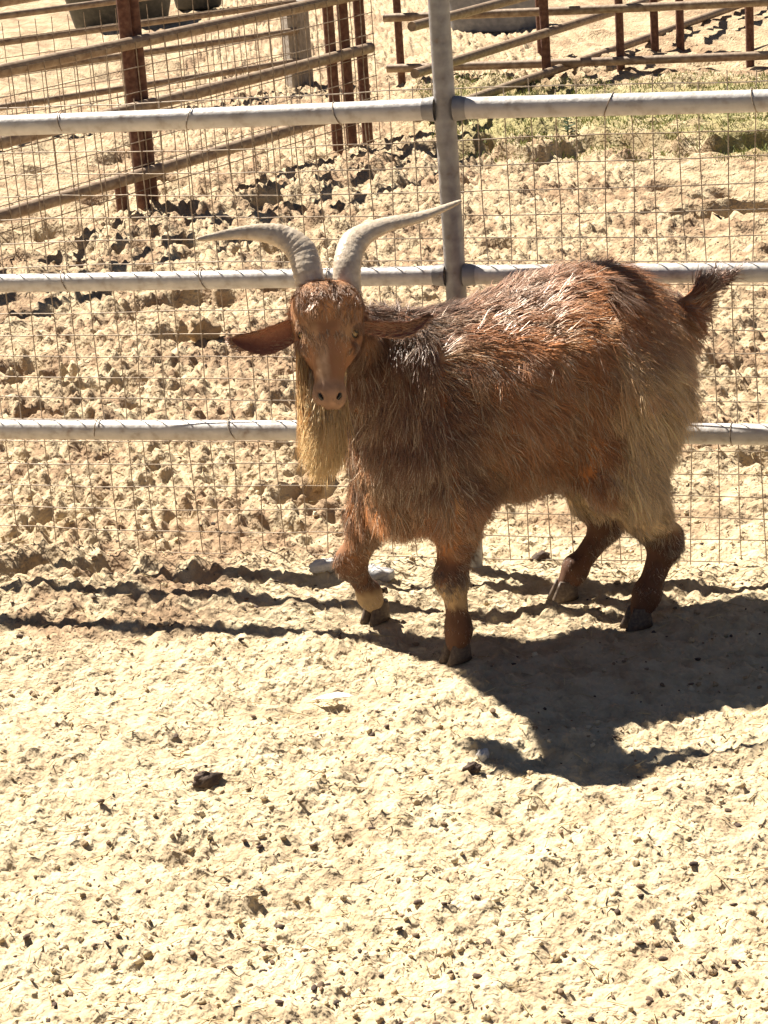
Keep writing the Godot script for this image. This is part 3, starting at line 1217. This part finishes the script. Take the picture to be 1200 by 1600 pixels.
func build_weed(at: Vector2, mat: Material, stem_m: Material) -> void:
	var root := thing("weed", Vector3(at.x, ground_height(at.x, at.y), at.y), 0.0, "small dark green weed at the edge of the grassy strip", "weed")
	var st := Geo.new()
	st.tube([Vector3(0, -0.01, 0), Vector3(0.005, 0.05, 0), Vector3(-0.004, 0.10, 0.004)], [0.004, 0.003, 0.002], 6)
	put("stem", st.mesh(), stem_m, root)
	for k in 16:
		var t := k / 15.0
		var a := k * 2.4
		var base := Vector3(0.004 * sin(t * 4.0), 0.01 + 0.09 * t, 0)
		var out := Vector3(cos(a), rng.randf_range(0.25, 0.8), sin(a)).normalized()
		var l := lerpf(0.060, 0.028, t) * rng.randf_range(0.85, 1.15)
		var side := out.cross(Vector3.UP).normalized() * l * 0.30
		var tip := base + out * l + Vector3(0, -0.012, 0)
		var g := Geo.new()
		var m1 := base + out * l * 0.38
		g.face([base, m1 + side, tip], Vector3.UP)
		g.face([base, tip, m1 - side], Vector3.UP)
		g.face([base - Vector3(0, 0.001, 0), m1 + side - Vector3(0, 0.001, 0), tip - Vector3(0, 0.001, 0)], Vector3.DOWN)
		g.face([base - Vector3(0, 0.001, 0), tip - Vector3(0, 0.001, 0), m1 - side - Vector3(0, 0.001, 0)], Vector3.DOWN)
		put("leaf", g.mesh(), mat, root)


func build_trough(at: Vector3, turn: float, mat: Material) -> void:
	var root := thing("water_trough", at + Vector3(0, ground_height(at.x, at.z), 0), turn, "long blue-grey water trough with rounded ends behind the far fences", "trough")
	for part in 2:
		var rows := [[0.0, 0.0], [0.90, 0.0], [0.95, 0.02], [1.0, 0.235], [0.97, 0.235], [0.92, 0.05], [0.0, 0.05]] if part == 0 else [[0.965, 0.232], [0.975, 0.250], [1.015, 0.250], [1.025, 0.232], [1.0, 0.222]]
		var g := Geo.new()
		var ids := []
		for r in rows:
			var ring := []
			for q in 48:
				var an := TAU * q / 48
				var p := Vector3(cos(an) * 0.145, 0, sin(an) * 0.145)
				p.x += 0.18 * signf(cos(an)) if absf(cos(an)) > 1e-6 else 0.0
				ring.append(g.vert(Vector3(p.x * r[0], r[1], p.z * r[0]), Vector3.UP))
			ids.append(ring)
		for k in rows.size() - 1:
			for q in 48:
				var q2 := (q + 1) % 48
				g.tri(ids[k][q], ids[k][q2], ids[k + 1][q2])
				g.tri(ids[k][q], ids[k + 1][q2], ids[k + 1][q])
		g.smooth_normals()
		put("shell" if part == 0 else "rim", g.mesh(), mat, root)


func build_timber_post(at: Vector3, mat: Material) -> void:
	var root := thing("timber_post", at + Vector3(0, ground_height(at.x, at.z), 0), 0.35, "weathered grey square timber post at the end of the far-left fence", "post")
	var g := Geo.new()
	var w := 0.068
	var rows := []
	for y in [-0.05, 0.15, 0.32, 0.485, 0.497]:
		var e: float = w if y < 0.49 else w - 0.012
		var c: float = 0.010
		var ring := []
		for p in [Vector2(e - c, e), Vector2(e, e - c), Vector2(e, c - e), Vector2(e - c, -e), Vector2(c - e, -e), Vector2(-e, c - e), Vector2(-e, e - c), Vector2(c - e, e)]:
			ring.append(Vector3(p.x + rng.randf_range(-0.002, 0.002), y, p.y + rng.randf_range(-0.002, 0.002)))
		rows.append(ring)
	for k in rows.size() - 1:
		for q in 8:
			var q2 := (q + 1) % 8
			g.face([rows[k][q], rows[k][q2], rows[k + 1][q2], rows[k + 1][q]], rows[k][q] - Vector3(0, rows[k][q].y, 0))
	g.face(rows[-1], Vector3.UP)
	put("post", g.mesh(), mat, root)


func blade_mesh() -> ArrayMesh:
	var g := Geo.new()
	for k in 3:
		var t := k / 3.0
		g.vert(Vector3(-0.5 + t * 0.25, t, -0.25 * t * t), Vector3(0, 0.3, 1).normalized())
		g.vert(Vector3(0.5 - t * 0.25, t, -0.25 * t * t), Vector3(0, 0.3, 1).normalized())
	g.vert(Vector3(0, 1, -0.25), Vector3(0, 0.3, 1).normalized())
	for k in 2:
		g.tri(k * 2, k * 2 + 2, k * 2 + 1)
		g.tri(k * 2 + 1, k * 2 + 2, k * 2 + 3)
	g.tri(4, 6, 5)
	return g.mesh()


func build_grass(mat: Material) -> void:
	var count := 24000
	var buf := PackedFloat32Array()
	buf.resize(count * 16)
	var made := 0
	for k in count * 3:
		if made >= count:
			break
		var x := rng.randf_range(0.35, 3.4)
		var z := -10.55 + 0.6 * x - rng.randf_range(-0.1, 2.3)
		var keep := n_patch.get_noise_2d(x * 4.0, z * 4.0) + 0.15
		if keep < rng.randf_range(-0.2, 0.35):
			continue
		var h := rng.randf_range(0.012, 0.034)
		var y := Vector3(rng.randf_range(-0.7, 0.7), 1.0, rng.randf_range(-0.7, 0.7)).normalized()
		var a := rng.randf() * TAU
		var xx := y.cross(Vector3(cos(a), 0, sin(a))).normalized()
		var c := blend(Color(0.13, 0.20, 0.045), Color(0.34, 0.34, 0.12), rng.randf()) * rng.randf_range(0.7, 1.2)
		push(buf, made * 16, xx * 0.004, y * h, xx.cross(y) * h, Vector3(x, ground_height(x, z) - 0.002, z), c)
		made += 1
	buf.resize(made * 16)
	var o := copies("grass", blade_mesh(), mat, buf, made)
	tag(o, "thin short grass greening the dirt beyond the fence on the right", "grass", "", "stuff")


func build_straw(mat: Material) -> void:
	var g := Geo.new()
	g.tube([Vector3(0, -0.5, 0), Vector3(0.02, 0.0, 0.0), Vector3(0, 0.5, 0)], [0.035, 0.04, 0.03], 5)
	var count := 2600
	var buf := PackedFloat32Array()
	buf.resize(count * 16)
	for k in count:
		var z := -2.45 - 5.5 * pow(rng.randf(), 1.4)
		var x := rng.randf_range(-0.3, 0.3) * -z
		var l := rng.randf_range(0.012, 0.045)
		var a := rng.randf() * TAU
		var y := Vector3(cos(a), rng.randf_range(-0.15, 0.25), sin(a)).normalized()
		var xx := y.cross(Vector3.UP).normalized()
		var c := blend(Color(0.62, 0.52, 0.30), Color(0.34, 0.25, 0.14), rng.randf())
		push(buf, k * 16, xx * 0.022, y * l, xx.cross(y) * 0.022, Vector3(x, ground_height(x, z) + 0.003, z), c)
	var o := copies("straw", g.mesh(), mat, buf, count)
	tag(o, "short bits of straw scattered over the dirt", "straw", "", "stuff")


# ------------------------------------------------------------------ assembly
func _ready() -> void:
	rng.seed = 20240611
	# camera
	var cam := Camera3D.new()
	cam.name = "camera"
	cam.keep_aspect = Camera3D.KEEP_HEIGHT
	cam.fov = rad_to_deg(2.0 * atan(800.0 / 3500.0))
	cam.near = 0.05
	cam.far = 600.0
	cam.transform = Transform3D(Basis(Vector3(0.9973, -0.0694, 0.0221), Vector3(0.0729, 0.9503, -0.3027), Vector3(0.0, 0.3035, 0.9528)).orthonormalized(), Vector3(0, 1.6, 0))
	add_child(cam)
	cam.current = true
	# sky, exposure
	var sky_m := ProceduralSkyMaterial.new()
	sky_m.sky_top_color = Color(0.36, 0.42, 0.54)
	sky_m.sky_horizon_color = Color(0.70, 0.69, 0.66)
	sky_m.ground_horizon_color = Color(0.55, 0.50, 0.42)
	sky_m.ground_bottom_color = Color(0.30, 0.26, 0.20)
	sky_m.sky_curve = 0.12
	var sky := Sky.new()
	sky.sky_material = sky_m
	var env := Environment.new()
	env.background_mode = Environment.BG_SKY
	env.sky = sky
	env.background_energy_multiplier = 0.25
	env.tonemap_mode = Environment.TONE_MAPPER_LINEAR
	env.tonemap_exposure = 2.7
	env.sdfgi_enabled = true
	env.ssao_enabled = true
	env.ssil_enabled = true
	var we := WorldEnvironment.new()
	we.name = "world_environment"
	we.environment = env
	add_child(we)
	# sun: behind the fence to the left, about 47 degrees up
	var sun := DirectionalLight3D.new()
	sun.name = "sun"
	sun.light_energy = 1.6
	sun.light_color = Color(1.0, 0.955, 0.885)
	sun.light_angular_distance = 0.5
	sun.shadow_enabled = true
	add_child(sun)
	sun.look_at_from_position(Vector3.ZERO, Vector3(0.56, -1.0, 0.65), Vector3.UP)

	set_noise(n_swell, 3, 0.9, 2)
	set_noise(n_lump, 11, 4.2, 2)
	set_noise(n_clod, 17, 13.0, 2)
	set_noise(n_crumb, 23, 36.0, 1)
	set_noise(n_fine, 29, 75.0, 1)
	set_noise(n_patch, 31, 0.7, 2)
	set_noise(n_lock, 37, 22.0, 2)
	n_print.noise_type = FastNoiseLite.TYPE_CELLULAR
	n_print.seed = 43
	n_print.frequency = 3.6
	n_print.cellular_return_type = FastNoiseLite.RETURN_DISTANCE
	n_print.cellular_jitter = 1.0
	n_print.fractal_type = FastNoiseLite.FRACTAL_NONE

	# materials
	var dirt := textured([[0.0, Color(0.25, 0.185, 0.125)], [0.38, Color(0.43, 0.345, 0.235)], [0.55, Color(0.51, 0.42, 0.295)], [1.0, Color(0.60, 0.51, 0.37)]], 0.012, 6, 0.9, 0.95, 0.0, 5.0, 60)
	dirt.vertex_color_use_as_albedo = true
	dirt.albedo_texture.width = 1024
	dirt.albedo_texture.height = 1024
	dirt.normal_texture = bump_map(0.055, 4, 66, 9.0, 1024)
	var steel := textured([[0.0, Color(0.20, 0.11, 0.075)], [0.17, Color(0.40, 0.36, 0.33)], [0.42, Color(0.58, 0.57, 0.56)], [1.0, Color(0.74, 0.72, 0.69)]], 0.02, 5, 2.5, 0.5, 0.08, 1.2, 70)
	var rusty := textured([[0.0, Color(0.06, 0.024, 0.018)], [0.5, Color(0.125, 0.055, 0.038)], [1.0, Color(0.22, 0.125, 0.085)]], 0.02, 5, 3.0, 0.75, 0.1, 2.0, 75)
	var tan_pipe := textured([[0.0, Color(0.13, 0.075, 0.05)], [0.45, Color(0.27, 0.20, 0.14)], [1.0, Color(0.46, 0.39, 0.30)]], 0.02, 4, 2.2, 0.55, 0.1, 1.2, 80)
	var wire_m := textured([[0.0, Color(0.13, 0.08, 0.055)], [0.5, Color(0.30, 0.24, 0.18)], [1.0, Color(0.52, 0.47, 0.40)]], 0.02, 4, 4.0, 0.5, 0.3, 0.0, 85)
	var clod_m := StandardMaterial3D.new()
	clod_m.vertex_color_use_as_albedo = true
	clod_m.roughness = 0.95

	build_ground(dirt)

	var grey_steel := textured([[0.0, Color(0.17, 0.12, 0.10)], [0.32, Color(0.27, 0.265, 0.27)], [1.0, Color(0.42, 0.42, 0.43)]], 0.02, 5, 2.5, 0.5, 0.15, 1.5, 72)
	build_near_fence(steel, grey_steel, wire_m)
	# second fence, running away to the right behind the first
	far_fence("pipe_fence", Vector3(-2.15, 0, -7.302), Vector3(0.10, 0, -10.99), [0.178, 0.452, 0.712, 0.97], 0.026, [0.0, -0.535, 0.568, 0.583, 0.935, 0.965, 1.0], 0.028, 1.08, "tan pipe fence running off behind the near fence, held by pairs of rusty posts", tan_pipe, rusty, wire_m, 0.72)
	# third fence, far left
	far_fence("pipe_fence", Vector3(-4.6, 0, -10.18), Vector3(-0.30, 0, -13.30), [0.165, 0.34, 0.50, 0.64], 0.019, [0.10, 0.40], 0.022, 0.70, "thin four-rail fence at the far left with mesh below", tan_pipe, rusty, wire_m, 0.6)
	# far right, square to the view
	far_fence("pipe_fence", Vector3(0.20, 0, -12.76), Vector3(3.4, 0, -11.79), [0.145, 0.425, 0.70], 0.024, [0.02, 0.394, 0.605, 0.98], 0.023, 0.78, "low tan pipe fence at the far right, square to the viewer", tan_pipe, rusty, wire_m, 0.0)
	far_fence("pipe_fence", Vector3(0.30, 0, -10.86), Vector3(2.75, 0, -15.46), [0.118, 0.328, 0.55], 0.024, [0.33, 0.99], 0.026, 0.62, "tan pipe fence slanting away behind the low far-right fence", tan_pipe, rusty, wire_m, 0.0)

	far_fence("pipe_fence", Vector3(0.95, 0, -13.35), Vector3(3.6, 0, -12.66), [0.47], 0.021, [0.06, 0.304, 0.358, 0.72, 0.98], 0.024, 0.52, "row of short rusty posts with a single pipe rail behind the low far-right fence", tan_pipe, rusty, wire_m, 0.0)

	# loose crumbs, droppings, straw
	var tan_cols := [Color(0.46, 0.36, 0.22), Color(0.54, 0.44, 0.28), Color(0.38, 0.28, 0.17), Color(0.60, 0.50, 0.34)]
	scatter_lumps("crumbs", "loose crumbs of pale dry dirt all over the pen floor", lump_mesh(5, 0.95), clod_m, 8000, 0.0016, 0.0080, tan_cols, 0.05)
	scatter_lumps("droppings", "small dark droppings strewn over the pen floor", lump_mesh(9, 0.5), clod_m, 3600, 0.0016, 0.0058, [Color(0.09, 0.06, 0.045), Color(0.17, 0.115, 0.075), Color(0.06, 0.04, 0.033), Color(0.24, 0.17, 0.11)], 0.45, 1.45)
	build_straw(clod_m)
	var leaf_m := StandardMaterial3D.new()
	leaf_m.vertex_color_use_as_albedo = true
	leaf_m.roughness = 0.7
	leaf_m.cull_mode = BaseMaterial3D.CULL_DISABLED
	leaf_m.backlight_enabled = true
	leaf_m.backlight = Color(0.2, 0.22, 0.06)
	build_grass(leaf_m)
	var rubber := textured([[0.0, Color(0.035, 0.034, 0.03)], [0.6, Color(0.075, 0.072, 0.06)], [1.0, Color(0.14, 0.125, 0.095)]], 0.02, 5, 1.6, 0.65, 0.0, 1.0, 90)
	tub(Vector3(-1.80, 0, -18.2), 0.37, 0.45, 0.36, "wide black rubber feed tub, larger of the two at the back", rubber)
	tub(Vector3(-1.24, 0, -19.2), 0.19, 0.24, 0.30, "smaller dark feed tub to the right of the wide black tub", rubber)
	var zinc := textured([[0.0, Color(0.15, 0.16, 0.19)], [0.6, Color(0.25, 0.26, 0.29)], [1.0, Color(0.34, 0.34, 0.35)]], 0.02, 4, 2.0, 0.5, 0.3, 0.8, 92)
	build_trough(Vector3(0.97, 0, -15.15), -0.45, zinc)
	var grey_wood := textured([[0.0, Color(0.16, 0.14, 0.12)], [0.5, Color(0.30, 0.27, 0.24)], [1.0, Color(0.42, 0.38, 0.33)]], 0.03, 5, 3.0, 0.85, 0.0, 3.0, 94)
	grey_wood.uv1_scale = Vector3(6.0, 0.8, 6.0)
	build_timber_post(Vector3(-0.31, 0, -13.36), grey_wood)
	var pale := textured([[0.0, Color(0.42, 0.42, 0.43)], [1.0, Color(0.72, 0.71, 0.70)]], 0.03, 4, 7.0, 0.8, 0.0, 2.0, 96)
	stone("stone", Vector2(-0.135, -4.60), Vector3(0.034, 0.016, 0.020), 0.3, 71, 0.45, "pale grey stone behind the goat's lifted forefoot, left of the other pale one", "stone", pale, "pale stones under the fence")
	stone("stone", Vector2(-0.030, -4.575), Vector3(0.040, 0.020, 0.024), -0.4, 72, 0.45, "pale grey stone between the goat's forelegs, at the foot of the fence", "stone", pale, "pale stones under the fence")
	stone("stone", Vector2(0.139, -3.56), Vector3(0.012, 0.012, 0.010), 0.8, 73, 0.5, "small whitish stone at the tip of the goat's shadow", "stone", pale)
	var dung := textured([[0.0, Color(0.05, 0.034, 0.028)], [1.0, Color(0.13, 0.09, 0.065)]], 0.04, 4, 10.0, 0.9, 0.0, 3.0, 98)
	var earth := textured([[0.0, Color(0.24, 0.16, 0.095)], [1.0, Color(0.44, 0.33, 0.20)]], 0.04, 4, 8.0, 0.95, 0.0, 4.0, 99)
	stone("dung_lump", Vector2(-0.337, -3.538), Vector3(0.024, 0.015, 0.015), 0.3, 74, 0.6, "dark dung lump alone on the pale dirt left of the feather", "dung", dung)
	stone("dung_lump", Vector2(0.118, -3.49), Vector3(0.016, 0.010, 0.011), 0.5, 75, 0.6, "dark reddish dung lump just below the small whitish stone", "dung", dung)
	stone("dung_lump", Vector2(0.333, -4.585), Vector3(0.020, 0.013, 0.014), 0.2, 76, 0.5, "dark dung lump under the goat's belly at the fence foot", "dung", dung)
	stone("dirt_clod", Vector2(-0.520, -6.83), Vector3(0.055, 0.034, 0.040), 0.5, 77, 0.7, "large tan dirt clod behind the fence below the goat's left-hand ear", "clod", earth)
	stone("dirt_clod", Vector2(-0.145, -5.20), Vector3(0.036, 0.024, 0.028), 0.9, 78, 0.7, "tan dirt clod behind the wire under the goat's beard", "clod", earth)
	build_feather(Vector2(-0.127, -3.871), -0.45, surface(Color(0.80, 0.78, 0.74), 0.7))
	build_weed(Vector2(0.966, -10.3), surface(Color(0.055, 0.085, 0.035), 0.6), surface(Color(0.10, 0.12, 0.05), 0.7))
	build_goat()
